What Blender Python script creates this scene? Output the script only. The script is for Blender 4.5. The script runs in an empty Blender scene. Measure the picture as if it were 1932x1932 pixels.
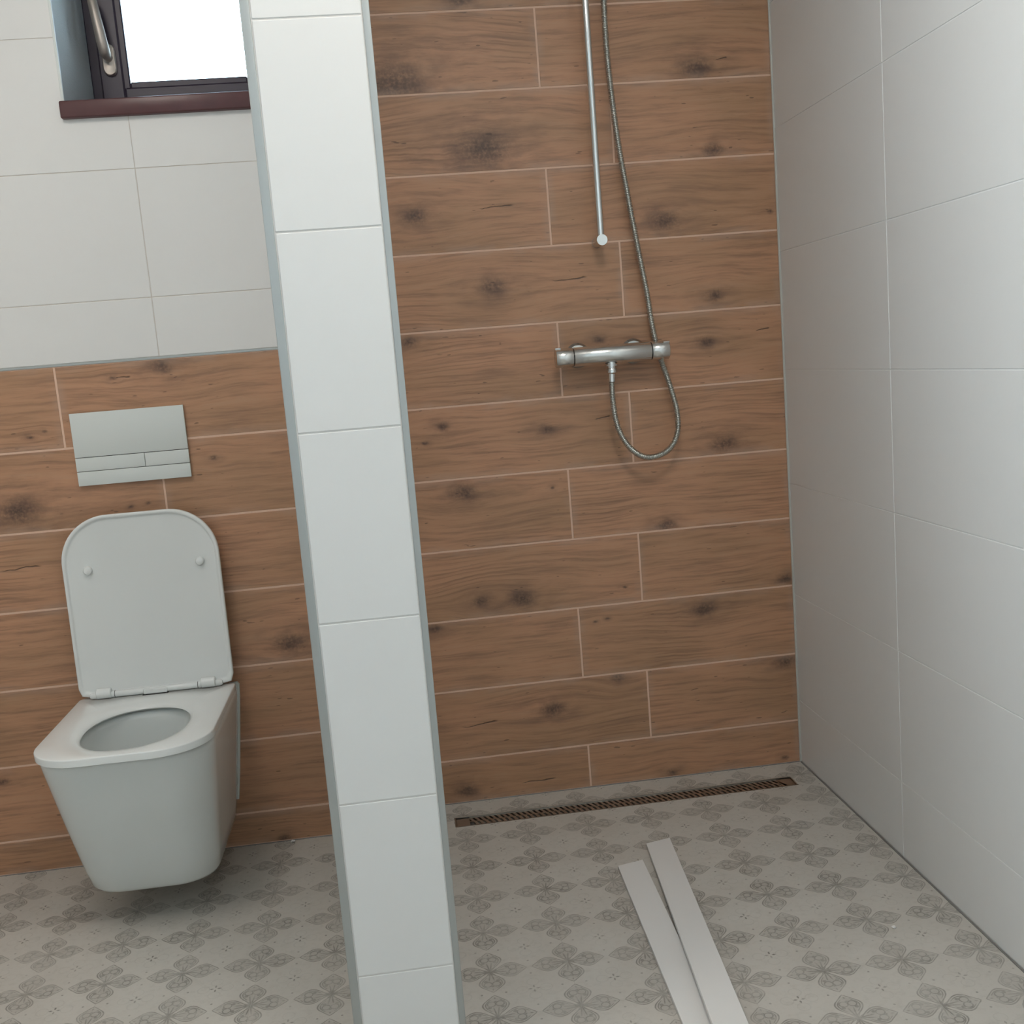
import bpy, bmesh, math, random
from mathutils import Vector, Matrix
random.seed(7)
S = bpy.context.scene
COL = S.collection

# ------------------------------------------------------------------ camera, sky, exposure
cam = bpy.data.cameras.new('camera'); camo = bpy.data.objects.new('camera', cam); COL.objects.link(camo); S.camera = camo
YAW, PITCH, ROLL = 0.1050, -0.1557, -0.0811
fw = Vector((math.sin(YAW)*math.cos(PITCH), math.cos(YAW)*math.cos(PITCH), math.sin(PITCH)))
r0 = Vector((math.cos(YAW), -math.sin(YAW), 0)); u0 = r0.cross(fw)
rt = r0*math.cos(ROLL) + u0*math.sin(ROLL); up = -r0*math.sin(ROLL) + u0*math.cos(ROLL)
camo.matrix_world = Matrix(((rt.x, up.x, -fw.x, -1.0354), (rt.y, up.y, -fw.y, -2.8243), (rt.z, up.z, -fw.z, 1.16), (0, 0, 0, 1)))
cam.sensor_width = 36; cam.lens = 2082.77*36/1932
cam.shift_x = -(976.04-966)/1932; cam.shift_y = (1006.27-966)/1932
cam.clip_start = 0.02

S.view_settings.view_transform = 'Standard'; S.view_settings.look = 'None'
S.view_settings.gamma = 1.0; S.view_settings.exposure = 0.0; S.view_settings.use_curve_mapping = False
SKY = 12.3
S.cycles.max_bounces = 8; S.cycles.diffuse_bounces = 4; S.cycles.glossy_bounces = 3; S.cycles.transmission_bounces = 4; S.cycles.transparent_max_bounces = 6
w = bpy.data.worlds.new('sky'); S.world = w; w.use_nodes = True
w.node_tree.nodes['Background'].inputs[0].default_value = (0.60, 0.84, 1.0, 1)
w.node_tree.nodes['Background'].inputs[1].default_value = SKY

def area(name, loc, rot, sx, sy, power=0, color=(1, 1, 1), portal=False):
    l = bpy.data.lights.new(name, 'AREA'); l.shape = 'RECTANGLE'; l.size = sx; l.size_y = sy
    l.energy = power; l.color = color
    if portal: l.cycles.is_portal = True
    o = bpy.data.objects.new(name, l); o.location = loc; o.rotation_euler = rot; COL.objects.link(o); return o
# daylight enters through two windows (portals sit in their openings) and two unseen ceiling lamps are added as fill
area('window_portal', (-1.46, 0.235, 2.09), (-math.pi/2, 0, 0), 0.50, 0.56, portal=True)
area('window_portal.001', (-2.36, -2.85, 1.65), (0, -math.pi/2, 0), 1.30, 1.10, portal=True)
FILL_W, FILL_COL = (16.5, 23), (1.0, 0.92, 0.84)

# ------------------------------------------------------------------ helpers
def obj(name, me, mat=None, parent=None, loc=(0, 0, 0)):
    o = bpy.data.objects.new(name, me); COL.objects.link(o)
    if mat and not me.materials: me.materials.append(mat)
    o.location = loc
    if parent: o.parent = parent
    return o
def empty(name, loc=(0, 0, 0)):
    o = bpy.data.objects.new(name, None); o.location = loc; o.empty_display_size = .1; COL.objects.link(o); return o
def tag(o, label, cat, group=None):
    o['label'] = label; o['category'] = cat
    if group: o['group'] = group
    return o
def struct(o, label=None):
    o['kind'] = 'structure'
    if label: o['label'] = label
    return o
def bm_mesh(bm, name, smooth=False):
    bmesh.ops.recalc_face_normals(bm, faces=bm.faces)
    me = bpy.data.meshes.new(name); bm.to_mesh(me); bm.free()
    if smooth:
        for p in me.polygons: p.use_smooth = True
    return me
def box_bm(bm, x0, x1, y0, y1, z0, z1, bev=0, seg=1):
    r = bmesh.ops.create_cube(bm, size=1)
    for v in r['verts']:
        v.co = Vector(((x0+x1)/2+v.co.x*(x1-x0), (y0+y1)/2+v.co.y*(y1-y0), (z0+z1)/2+v.co.z*(z1-z0)))
    if bev > 0:
        es = list({e for v in r['verts'] for e in v.link_edges})
        bmesh.ops.bevel(bm, geom=es, offset=bev, segments=seg, affect='EDGES', profile=.5, clamp_overlap=True)
_cache = {}
def box(name, x0, x1, y0, y1, z0, z1, mat, parent=None, bev=0, loc=(0, 0, 0), seg=1):
    k = tuple(round(t, 5) for t in (x0, x1, y0, y1, z0, z1, bev)) + (mat.name, seg)
    if k not in _cache:
        bm = bmesh.new(); box_bm(bm, x0, x1, y0, y1, z0, z1, bev, seg); _cache[k] = bm_mesh(bm, name); _cache[k].materials.append(mat)
    return obj(name, _cache[k], None, parent, loc)
def boxes(name, lst, mat, parent=None, bev=0):
    bm = bmesh.new()
    for b in lst: box_bm(bm, *b, bev)
    return obj(name, bm_mesh(bm, name), mat, parent)
def tube_bm(bm, pts, rad, n=16, caps=True):
    """rings of n verts along pts; rad number or list"""
    P = [Vector(p) for p in pts]; rings = []; nrm = None
    for i, p in enumerate(P):
        t = (P[min(i+1, len(P)-1)] - P[max(i-1, 0)])
        if t.length < 1e-9: t = t0
        t.normalize(); t0 = t
        if nrm is None: nrm = t.orthogonal().normalized()
        nrm = (nrm - t*nrm.dot(t)).normalized(); b = t.cross(nrm)
        r = rad[i] if isinstance(rad, (list, tuple)) else rad
        rings.append([bm.verts.new(p + nrm*(r*math.cos(2*math.pi*k/n)) + b*(r*math.sin(2*math.pi*k/n))) for k in range(n)])
    for a, b_ in zip(rings, rings[1:]):
        for k in range(n): bm.faces.new((a[k], a[(k+1) % n], b_[(k+1) % n], b_[k]))
    if caps: bm.faces.new(rings[0][::-1]); bm.faces.new(rings[-1])
    return rings
def autosmooth(me, deg=35):
    bm = bmesh.new(); bm.from_mesh(me)
    for f in bm.faces: f.smooth = True
    for e in bm.edges:
        e.smooth = not (len(e.link_faces) == 2 and e.calc_face_angle(0) > math.radians(deg))
    bm.to_mesh(me); bm.free()
def tube(name, pts, rad, mat, parent=None, n=20, deg=35):
    bm = bmesh.new(); tube_bm(bm, pts, rad, n); me = bm_mesh(bm, name); autosmooth(me, deg); return obj(name, me, mat, parent)
def loft(bm, rings, close_first=False, close_last=False):
    R = [[bm.verts.new(p) for p in r] for r in rings]; n = len(R[0])
    for a, b in zip(R, R[1:]):
        for k in range(n): bm.faces.new((a[k], a[(k+1) % n], b[(k+1) % n], b[k]))
    if close_first: bm.faces.new(R[0][::-1])
    if close_last: bm.faces.new(R[-1])
    return R

# ------------------------------------------------------------------ shader node helper
class NT:
    def __init__(s, name, rough=.5, metal=0.):
        s.m = bpy.data.materials.new(name); s.m.use_nodes = True; s.t = s.m.node_tree
        s.b = s.t.nodes['Principled BSDF']; s.b.inputs['Roughness'].default_value = rough; s.b.inputs['Metallic'].default_value = metal
    def n(s, typ, **kw):
        nd = s.t.nodes.new(typ)
        for k, v in kw.items(): setattr(nd, k, v)
        return nd
    def lk(s, a, b):
        if hasattr(a, 'is_output'): s.t.links.new(a, b)
        else: b.default_value = a
    def f(s, op, *a, clamp=False):
        nd = s.n('ShaderNodeMath', operation=op, use_clamp=clamp)
        for i, v in enumerate(a): s.lk(v, nd.inputs[i])
        return nd.outputs[0]
    def v(s, op, *a):
        nd = s.n('ShaderNodeVectorMath', operation=op)
        for i, x in enumerate(a): s.lk(x, nd.inputs[i])
        return nd.outputs['Value'] if op in ('LENGTH', 'DOT_PRODUCT', 'DISTANCE') else nd.outputs[0]
    def sep(s, a):
        nd = s.n('ShaderNodeSeparateXYZ'); s.lk(a, nd.inputs[0]); return nd.outputs
    def com(s, x, y, z):
        nd = s.n('ShaderNodeCombineXYZ')
        for i, q in enumerate((x, y, z)): s.lk(q, nd.inputs[i])
        return nd.outputs[0]
    def noise(s, vec, scale=5., detail=4., rough=.5, dist=0.):
        nd = s.n('ShaderNodeTexNoise'); s.lk(vec, nd.inputs['Vector']); nd.inputs['Scale'].default_value = scale
        nd.inputs['Detail'].default_value = detail; nd.inputs['Roughness'].default_value = rough; nd.inputs['Distortion'].default_value = dist
        return nd.outputs['Fac']
    def mr(s, x, a, b, c=0., d=1., smooth=True):
        nd = s.n('ShaderNodeMapRange'); nd.interpolation_type = 'SMOOTHSTEP' if smooth else 'LINEAR'
        s.lk(x, nd.inputs['Value'])
        for k, q in zip(('From Min', 'From Max', 'To Min', 'To Max'), (a, b, c, d)): s.lk(q, nd.inputs[k])
        return nd.outputs[0]
    def mix(s, fac, a, b, typ='MIX'):
        nd = s.n('ShaderNodeMix', data_type='RGBA', blend_type=typ); s.lk(fac, nd.inputs[0])
        s.lk(a if hasattr(a, 'is_output') else (*a, 1), nd.inputs[6]); s.lk(b if hasattr(b, 'is_output') else (*b, 1), nd.inputs[7]); return nd.outputs[2]
    def attr(s, name):
        nd = s.n('ShaderNodeAttribute', attribute_type='OBJECT', attribute_name=name); return nd.outputs['Vector']
    def co(s): return s.n('ShaderNodeTexCoord').outputs['Object']
    def col(s, c): s.lk(c if hasattr(c, 'is_output') else (*c, 1), s.b.inputs['Base Color'])
    def bump(s, h, dist=.001, strength=1.):
        nd = s.n('ShaderNodeBump'); nd.inputs['Distance'].default_value = dist; nd.inputs['Strength'].default_value = strength
        s.lk(h, nd.inputs['Height']); s.lk(nd.outputs[0], s.b.inputs['Normal'])

def simple(name, col, rough=.5, metal=0., var=.04, scale=8., bump=0, bscale=200):
    t = NT(name, rough, metal); c = t.co(); nz = t.noise(c, scale, 3)
    t.col(t.mix(nz, tuple(x*(1-var) for x in col), tuple(min(1, x*(1+var)) for x in col)))
    if bump: t.bump(t.noise(c, bscale, 2), bump)
    return t.m

# white satin wall tile
def tile_mat(name, col, rough):
    t = NT(name, rough); c = t.co(); s_ = t.attr('seed'); p = t.v('ADD', c, s_)
    n1 = t.noise(p, 2.2, 3); n2 = t.noise(p, 45, 3)
    a = t.mix(n1, tuple(x*.97 for x in col), col); t.col(t.mix(t.f('MULTIPLY', n2, .25), a, tuple(x*.93 for x in col)))
    t.lk(t.mr(n1, .3, .7, rough-.04, rough+.05), t.b.inputs['Roughness'])
    t.bump(t.noise(p, 30, 4), .0004, .6)
    return t.m
M_TILE = tile_mat('white_wall_tile', (.77, .77, .755), .34)
M_GROUT_W = simple('lit_white_grout', (.82, .82, .80), .8, bump=.0003)  # right wall grout: the light falling there is put into the paler colour
M_GROUT_P = simple('pale_grey_grout', (.72, .70, .67), .8)
M_GROUT_T = simple('beige_white_grout', (.64, .60, .55), .8)
M_GROUT_B = simple('beige_pink_grout', (.74, .51, .385), .85, bump=.0004)
M_GROUT_F = simple('floor_grout', (.50, .48, .44), .9)
M_TRIM = simple('satin_aluminium', (.44, .465, .46), .42, .55)
M_CHROME = simple('chrome', (.78, .80, .80), .07, 1., var=.01)
M_SATIN = simple('satin_chrome', (.70, .70, .68), .22, 1., var=.02, scale=20)
M_DCHROME = simple('wood_reflection_chrome', (.48, .47, .44), .2, 1.)  # chrome darkened in colour to stand in for wood reflected by the flanges
M_HOSE = simple('hose_steel', (.50, .51, .48), .28, 1., var=.02)
M_STEEL = simple('brushed_dark_steel', (.46, .43, .39), .35, 1., var=.12, scale=25)
M_BLACK = simple('black_gap', (.02, .02, .02), .6)
M_CERAMIC = simple('glazed_ceramic', (.71, .745, .73), .07, var=.01)
M_SEAT = simple('white_duroplast', (.77, .80, .79), .16, var=.01)
M_PLASTIC = simple('white_satin_plastic', (.68, .72, .70), .42, var=.01)
M_PLASTER = simple('white_plaster', (.84, .83, .81), .9, bump=.0008, bscale=120)
M_REVEAL = simple('reveal_plaster', (.84, .86, .86), .9, bump=.001, bscale=260)
M_FRAME = simple('blue_cast_window_foil', (.050, .036, .058), .35, var=.15)  # brown foil with the blue light and flare mixed into its colour
M_SILL = simple('mahogany_sill', (.085, .030, .032), .35, var=.2, scale=30)
M_ALU = simple('handle_champagne', (.60, .53, .47), .45, .7)
M_SILICONE = simple('silicone', (.52, .52, .48), .4)
M_SILICONE_G = simple('grey_silicone', (.20, .20, .195), .5)

t = NT('window_glass', .02)
gl = t.n('ShaderNodeBsdfGlossy'); gl.inputs['Roughness'].default_value = .02
tr = t.n('ShaderNodeBsdfTransparent'); fr = t.n('ShaderNodeFresnel'); fr.inputs[0].default_value = 1.5
mx = t.n('ShaderNodeMixShader'); t.lk(fr.outputs[0], mx.inputs[0]); t.lk(tr.outputs[0], mx.inputs[1]); t.lk(gl.outputs[0], mx.inputs[2])
t.lk(mx.outputs[0], t.t.nodes['Material Output'].inputs[0]); M_GLASS = t.m

# wood-look plank tile: grain runs along local x; prints (knots, cracks) come from per-plank properties
def wood():
    t = NT('wood_look_tile', .48); c = t.co(); x, y, z = t.sep(c); sd = t.attr('seed')
    ka, kb, kc, cr = t.attr('knot_a'), t.attr('knot_b'), t.attr('knot_c'), t.attr('crack')
    p3 = t.v('ADD', c, sd)
    wob = t.f('SUBTRACT', t.noise(p3, 26, 3), .5)
    wob2 = t.f('SUBTRACT', t.noise(t.v('ADD', p3, (3., 1., 7.)), 9, 4), .5)
    masks = []; warp = 0.
    for k in (ka, kb, kc):
        kx, kz, kr = t.sep(k)
        dx = t.f('DIVIDE', t.f('ADD', t.f('SUBTRACT', x, kx), t.f('MULTIPLY', wob2, .05)), t.f('MULTIPLY', kr, 1.7))
        dz = t.f('DIVIDE', t.f('ADD', t.f('SUBTRACT', z, kz), t.f('MULTIPLY', wob, .018)), kr)
        d = t.f('SQRT', t.f('ADD', t.f('MULTIPLY', dx, dx), t.f('MULTIPLY', dz, dz)))
        masks.append((t.mr(d, 0., 1.0, 1., 0.), t.mr(d, 0., 2.4, 1., 0.)))
        warp = t.f('ADD', warp, t.f('MULTIPLY', t.mr(d, 0., 4.5, 1., 0.), t.f('MULTIPLY', dz, kr)))
    core = t.f('MAXIMUM', t.f('MAXIMUM', masks[0][0], masks[1][0]), masks[2][0])
    halo = t.f('MAXIMUM', t.f('MAXIMUM', masks[0][1], masks[1][1]), masks[2][1])
    # grain
    gz = t.f('ADD', t.f('ADD', z, t.f('MULTIPLY', warp, -.45)), t.f('MULTIPLY', wob2, .009))
    g = t.v('ADD', t.com(t.f('MULTIPLY', x, .8), y, t.f('MULTIPLY', gz, 13.)), sd)
    g1 = t.noise(g, 7., 5, .62)
    g2 = t.noise(t.v('ADD', t.com(t.f('MULTIPLY', x, 5.), y, t.f('MULTIPLY', gz, 90.)), sd), 4., 3, .6)
    big = t.noise(t.v('ADD', t.com(t.f('MULTIPLY', x, 1.), y, t.f('MULTIPLY', z, 3.)), sd), 2.6, 2)
    # cathedral bands in part of the plank
    bands = t.f('SINE', t.f('ADD', t.f('MULTIPLY', gz, 520.), t.f('MULTIPLY', t.noise(g, 1.6, 2), 22.)))
    bandm = t.f('MULTIPLY', t.mr(t.noise(t.v('ADD', p3, (9., 4., 2.)), 4.5, 1), .5, .68), t.mr(bands, .2, 1.))
    c1 = t.mix(t.mr(big, .3, .7), (.420, .234, .130), (.530, .280, .162))
    c2 = t.mix(t.mr(g1, .42, .76, 0., .85), c1, (.270, .150, .092))
    c2 = t.mix(t.f('MULTIPLY', t.mr(g1, .28, .50, 1., 0.), .35), c2, (.50, .31, .195))
    c3 = t.mix(t.f('MULTIPLY', bandm, .30), c2, (.150, .080, .050))
    c4 = t.mix(t.f('MULTIPLY', t.mr(g2, .55, .8), .28), c3, (.12, .065, .043))
    smoke = t.f('MULTIPLY', halo, t.mr(t.noise(t.com(t.f('MULTIPLY', x, 14.), y, t.f('MULTIPLY', z, 40.)), 1.2, 4), .3, .75))
    c5 = t.mix(t.f('MULTIPLY', smoke, .62), c4, (.125, .070, .052))
    speck = t.mr(t.noise(p3, 160, 3), .3, .62, .55, 1.)
    c6 = t.mix(t.f('MULTIPLY', t.f('MULTIPLY', core, .80), speck), c5, (.050, .032, .027))
    # crack
    cx_, cz_, cl = t.sep(cr)
    u = t.f('DIVIDE', t.f('SUBTRACT', x, cx_), cl)
    line = t.f('ABSOLUTE', t.f('SUBTRACT', t.f('SUBTRACT', z, cz_), t.f('ADD', t.f('ADD', t.f('MULTIPLY', u, .002), t.f('MULTIPLY', wob, .010)), t.f('MULTIPLY', wob2, .016))))
    inside = t.mr(t.f('ABSOLUTE', u), .75, 1.05, 1., 0.)
    ck = t.f('MULTIPLY', inside, t.mr(line, .0003, t.mr(u, -1., .9, .0012, .0032), 1., 0.))
    c7 = t.mix(t.f('MULTIPLY', ck, .8), c6, (.028, .018, .014))
    # small black pin cracks and rubbed-in pale grout haze along the tile rim
    pin = t.mr(t.noise(t.v('ADD', t.com(t.f('MULTIPLY', x, 14.), y, t.f('MULTIPLY', z, 60.)), sd), 2.2, 1), .745, .79)
    c8 = t.mix(t.f('MULTIPLY', pin, .55), c7, (.05, .03, .022))
    hx, hy, hz = t.sep(t.attr('half'))
    ex = t.f('SUBTRACT', hx, t.f('ABSOLUTE', x)); ez = t.f('SUBTRACT', hz, t.f('ABSOLUTE', z)); e = t.f('MINIMUM', ex, ez)
    haze = t.f('MULTIPLY', t.mr(e, .0, .022, 1., 0.), t.mr(t.noise(p3, 12, 4), .35, .65))
    t.col(t.mix(t.f('MULTIPLY', haze, .30), c8, (.44, .33, .27)))
    t.bump(t.f('ADD', g2, t.f('MULTIPLY', ck, -3.)), .0005, .5)
    return t.m
M_WOOD = wood()

# patterned cement-look floor tile: faded flowers on a 152 mm grid, small crosses between them
def floor_mat():
    t = NT('patterned_floor_tile', .42); c = t.co(); sd = t.attr('seed')
    x, y, z = t.sep(t.v('DIVIDE', c, (.152, .152, .152)))
    def cell(o):
        a = t.f('ABSOLUTE', t.f('SUBTRACT', t.f('FRACT', t.f('ADD', x, o)), .5)); b = t.f('ABSOLUTE', t.f('SUBTRACT', t.f('FRACT', t.f('ADD', y, o)), .5))
        return t.f('MAXIMUM', a, b), t.f('MINIMUM', a, b)
    s1, t1 = cell(.5)
    fc = t.n('ShaderNodeFloatCurve'); cu = fc.mapping.curves[0]
    for i, (px, py) in enumerate([(0, 0), (.09, .10), (.19, .40), (.31, .72), (.43, .94), (.53, 1.), (.62, .92), (.72, .68), (.82, .40), (.90, .18), (.965, 0)]):
        if i == 0: cu.points[0].location = (px, py)
        elif i == 1: cu.points[1].location = (1, 0); cu.points.new(px, py)
        else: cu.points.new(px, py)
    fc.mapping.update(); t.lk(t.f('MULTIPLY', s1, 2.), fc.inputs['Value'])
    wdt = t.f('MULTIPLY', fc.outputs[0], .168)
    d = t.f('SUBTRACT', t1, wdt)                      # <0 inside the petal
    valid = t.mr(s1, .46, .485, 1., 0.)
    def ring(q, r, w=.006, soft=.006): return t.mr(t.f('ABSOLUTE', t.f('SUBTRACT', q, r)), w, w+soft, 1., 0.)
    outer = t.f('MULTIPLY', ring(d, -.008, .006, .007), valid)
    inner = t.f('MULTIPLY', t.f('MULTIPLY', ring(d, -.042, .004, .008), t.mr(s1, .11, .15)), t.mr(s1, .37, .395, 1., 0.))
    body = t.f('MULTIPLY', t.mr(d, -.055, -.035, 1., 0.), valid)
    def dist(cx, cy):
        dx = t.f('SUBTRACT', s1, cx); dy = t.f('SUBTRACT', t1, cy); return t.f('SQRT', t.f('ADD', t.f('MULTIPLY', dx, dx), t.f('MULTIPLY', dy, dy)))
    lobe = ring(dist(.285, .052), .050, .005, .007)
    heart = t.f('MULTIPLY', t.mr(dist(.215, .078), .018, .034, 1., 0.), .9)
    drop = t.mr(t.f('ADD', t.f('ABSOLUTE', t.f('SUBTRACT', s1, .405)), t.f('MULTIPLY', t1, 2.2)), .014, .036, 1., 0.)
    wedge = t.f('MULTIPLY', t.mr(t.f('ABSOLUTE', t.f('SUBTRACT', s1, .335)), .006, .02, 1., 0.), t.mr(t1, .006, .03, 1., 0.))
    stem = t.f('MULTIPLY', t.mr(s1, .16, .25, 1., 0.), t.mr(t.f('ABSOLUTE', t.f('SUBTRACT', t1, t.f('MULTIPLY', s1, .16))), .004, .015, 1., 0.))
    rays = t.f('MULTIPLY', t.mr(s1, .07, .16, 1., 0.), t.mr(t.f('ABSOLUTE', t.f('SUBTRACT', t1, t.f('MULTIPLY', s1, .62))), .004, .014, 1., 0.))
    hub = t.mr(dist(0., 0.), .02, .05, .85, 0.)
    line = outer
    for q in (inner, t.f('MULTIPLY', lobe, valid), heart, drop, wedge, stem, rays, hub): line = t.f('MAXIMUM', line, q)
    # crosses at the cell corners
    s2, t2 = cell(0.)
    leafw = t.mr(t.f('ABSOLUTE', t.f('SUBTRACT', s2, .048)), 0., .034, .013, 0.)
    cross = t.mr(t.f('SUBTRACT', t2, leafw), -.003, .004, 1., 0.)
    cross = t.f('MULTIPLY', cross, t.mr(t.f('ABSOLUTE', t.f('SUBTRACT', s2, .048)), .03, .036, 1., 0.))
    dx = t.f('SUBTRACT', s1, .5); dy = t.f('SUBTRACT', t1, .15); dd = t.f('SQRT', t.f('ADD', t.f('MULTIPLY', dx, dx), t.f('MULTIPLY', dy, dy)))
    dot = t.mr(dd, .010, .019, 1., 0.)
    # faint damask ghost around the crosses
    ghost = t.f('MULTIPLY', ring(t.f('ADD', t.f('SQRT', t.f('ADD', t.f('MULTIPLY', t.f('SUBTRACT', s2, .15), t.f('SUBTRACT', s2, .15)), t.f('MULTIPLY', t2, t2))), 0.), .075, .003, .007), .16)
    P = t.v('ADD', c, sd)
    wear = t.mr(t.noise(P, 34, 5, .7), .34, .62, .45, 1.); wear2 = t.mr(t.noise(P, 5., 2), .3, .7, .62, 1.)
    wr = t.f('MULTIPLY', wear, wear2)
    ink = t.f('MAXIMUM', t.f('MAXIMUM', t.f('MULTIPLY', line, .78), t.f('MULTIPLY', body, .16)), t.f('MAXIMUM', t.f('MULTIPLY', cross, 1.), t.f('MAXIMUM', t.f('MULTIPLY', dot, .8), ghost)))
    petal = t.f('MULTIPLY', t.mr(d, -.01, .002, 1., 0.), valid)
    n1 = t.noise(P, 7, 4); n2 = t.noise(P, 60, 4, .7)
    base = t.mix(n1, (.50, .48, .435), (.60, .58, .535)); base = t.mix(t.f('MULTIPLY', t.mr(n2, .45, .75), .25), base, (.36, .34, .30))
    base = t.mix(t.f('MULTIPLY', petal, .22), base, (.31, .295, .265))
    t.col(t.mix(t.f('MULTIPLY', t.f('MULTIPLY', ink, wr), 1.0), base, (.150, .140, .122)))
    t.lk(t.mr(n1, .3, .7, .36, .5), t.b.inputs['Roughness'])
    t.bump(t.noise(P, 90, 3), .0003, .5)
    return t.m
M_FLOOR = floor_mat()

# ================================================================== ROOM
YL, YP = -0.1065, -1.1052               # toilet wall plane, front of the partition
XL, XF, YF, ZC = -2.35, 0.0, -3.45, 2.55
T = 0.008                                # tile thickness
REC = 0.0012                             # grout recess

# ---- floor
DR = (-.9722, -.0670, -.1560, -.0945)    # drain rectangle x0 x1 y0 y1
floor = struct(boxes('floor', [(XL-.1, DR[0], YF-.1, .12, -.15, -.0004), (DR[1], .12, YF-.1, .12, -.15, -.0004), (DR[0], DR[1], YF-.1, DR[2], -.15, -.0004), (DR[0], DR[1], DR[3], .12, -.15, -.0004), (DR[0], DR[1], DR[2], DR[3], -.15, -.031)], M_GROUT_F))
def set_piece(o, **kw):
    for k, v in kw.items(): o[k] = v
FX, FY, FP = -0.1884, -0.6958, 0.304
def cut(r, h):
    x0, x1, y0, y1 = r; a0, a1, b0, b1 = h
    if x1 <= a0 or x0 >= a1 or y1 <= b0 or y0 >= b1: return [r]
    out = []
    if y1 > b1: out.append((x0, x1, b1, y1))
    if y0 < b0: out.append((x0, x1, y0, b0))
    ya, yb = max(y0, b0), min(y1, b1)
    if x0 < a0: out.append((x0, a0, ya, yb))
    if x1 > a1: out.append((a1, x1, ya, yb))
    return out
g = .00025
for i in range(-9, 2):
    for j in range(-10, 4):
        ox, oy = FX+i*FP, FY+j*FP
        r = (max(ox+g, XL), min(ox+FP-g, -.004), max(oy+g, YF), min(oy+FP-g, -.0005))
        if r[1]-r[0] < .004 or r[3]-r[2] < .004: continue
        regs = [r]
        if r[0] < -1.1 and r[3] > YL:    # toilet side stops at the toilet wall
            regs = [(r[0], min(r[1], -1.01), r[2], YL-.0005)] + ([(-1.01, r[1], r[2], r[3])] if r[1] > -1.01 else [])
        for q in regs:
            if q[3]-q[2] < .004: continue
            for c in cut(q, DR):
                o = box('floor_tile', c[0]-ox, c[1]-ox, c[2]-oy, c[3]-oy, -REC-.0002, 0, M_FLOOR, floor, .0002, (ox, oy, 0))
                o['seed'] = (random.uniform(0, 50), random.uniform(0, 50), 0.)

# ---- generic tiled plane pieces
SF = [('b', -0.746, 1.676, 0.068), ('b', -0.953, 1.84, 0.0816), ('b', -0.931, 1.528, 0.034), ('c', -0.724, 1.539, 0.044), ('b', -0.75, 1.344, 0.034), ('c', -0.553, 1.349, 0.046), ('b', -0.763, 2.024, 0.0299), ('b', -0.194, 1.842, 0.0408), ('c', -0.13, 1.858, 0.015), ('b', -0.155, 1.641, 0.0245), ('b', -0.304, 1.477, 0.0381), ('b', -0.021, 1.482, 0.0082), ('b', -0.183, 1.281, 0.0245), ('b', -0.213, 1.166, 0.0231), ('c', -0.055, 1.186, 0.019), ('b', -0.484, 1.193, 0.015), ('b', -0.913, 1.006, 0.0163), ('b', -0.961, 0.97, 0.0068), ('b', -0.641, 0.977, 0.019), ('c', -0.492, 0.995, 0.021), ('b', -0.974, 1.223, 0.0218), ('b', -0.869, 0.834, 0.0327), ('b', -0.64, 0.824, 0.0068), ('b', -0.739, 0.539, 0.0354), ('b', -0.85, 0.545, 0.0218), ('b', -0.464, 0.541, 0.0061), ('b', -0.548, 0.456, 0.0061), ('b', -0.515, 0.463, 0.0054), ('b', -0.977, 0.481, 0.0204), ('b', -0.257, 0.459, 0.0327), ('b', -0.029, 0.519, 0.0204), ('b', -0.34, 0.697, 0.0245), ('b', -0.491, 0.3, 0.019), ('b', -0.033, 0.29, 0.0245), ('b', -0.68, 0.23, 0.0299), ('c', -0.879, 0.211, 0.05), ('b', -0.928, 0.03, 0.0299), ('c', -0.733, 0.037, 0.047), ('b', -0.367, 0.014, 0.0177), ('b', -0.045, 0.016, 0.0095), ('b', -0.171, 0.898, 0.0354)]
TF = [('c', -1.651, 1.193, 0.018), ('b', -1.67, 1.193, 0.0082), ('b', -1.565, 1.213, 0.0299), ('b', -1.848, 1.084, 0.0068), ('b', -1.882, 1.073, 0.0068), ('b', -1.924, 0.899, 0.0517), ('c', -1.945, 0.764, 0.048), ('b', -1.469, 0.986, 0.0109), ('b', -1.632, 0.892, 0.0068), ('b', -1.669, 0.884, 0.0054), ('b', -1.328, 0.514, 0.0381), ('b', -2.055, 0.243, 0.015), ('b', -1.402, 0.007, 0.015)]
def plank(parent, x0, x1, z0, z1, yface, feats, gap=.0025):
    x0 += gap; x1 -= gap; z0 += gap; z1 -= gap
    cx, cz, hw, hh = (x0+x1)/2, (z0+z1)/2, (x1-x0)/2, (z1-z0)/2
    o = box('plank_tile', -hw, hw, 0, T, -hh, hh, M_WOOD, parent, .0005, (cx, yface, cz))
    o['seed'] = (random.uniform(0, 60), random.uniform(0, 60), random.uniform(0, 60)); o['half'] = (hw, 0., hh)
    far = (9., 9., .01); kn = []; cr = far
    for ty, fx, fz, r in feats:
        if x0 <= fx <= x1 and z0 <= fz <= z1:
            if ty == 'b': kn.append((fx-cx, fz-cz, r))
            else: cr = (fx-cx, fz-cz, r)
    kn = sorted(kn, key=lambda q: -q[2])[:3]
    while len(kn) < 3: kn.append(far)
    for n_, q in zip(('knot_a', 'knot_b', 'knot_c'), kn): o[n_] = [float(v) for v in q]
    o['crack'] = [float(v) for v in cr]
    return o
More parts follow.
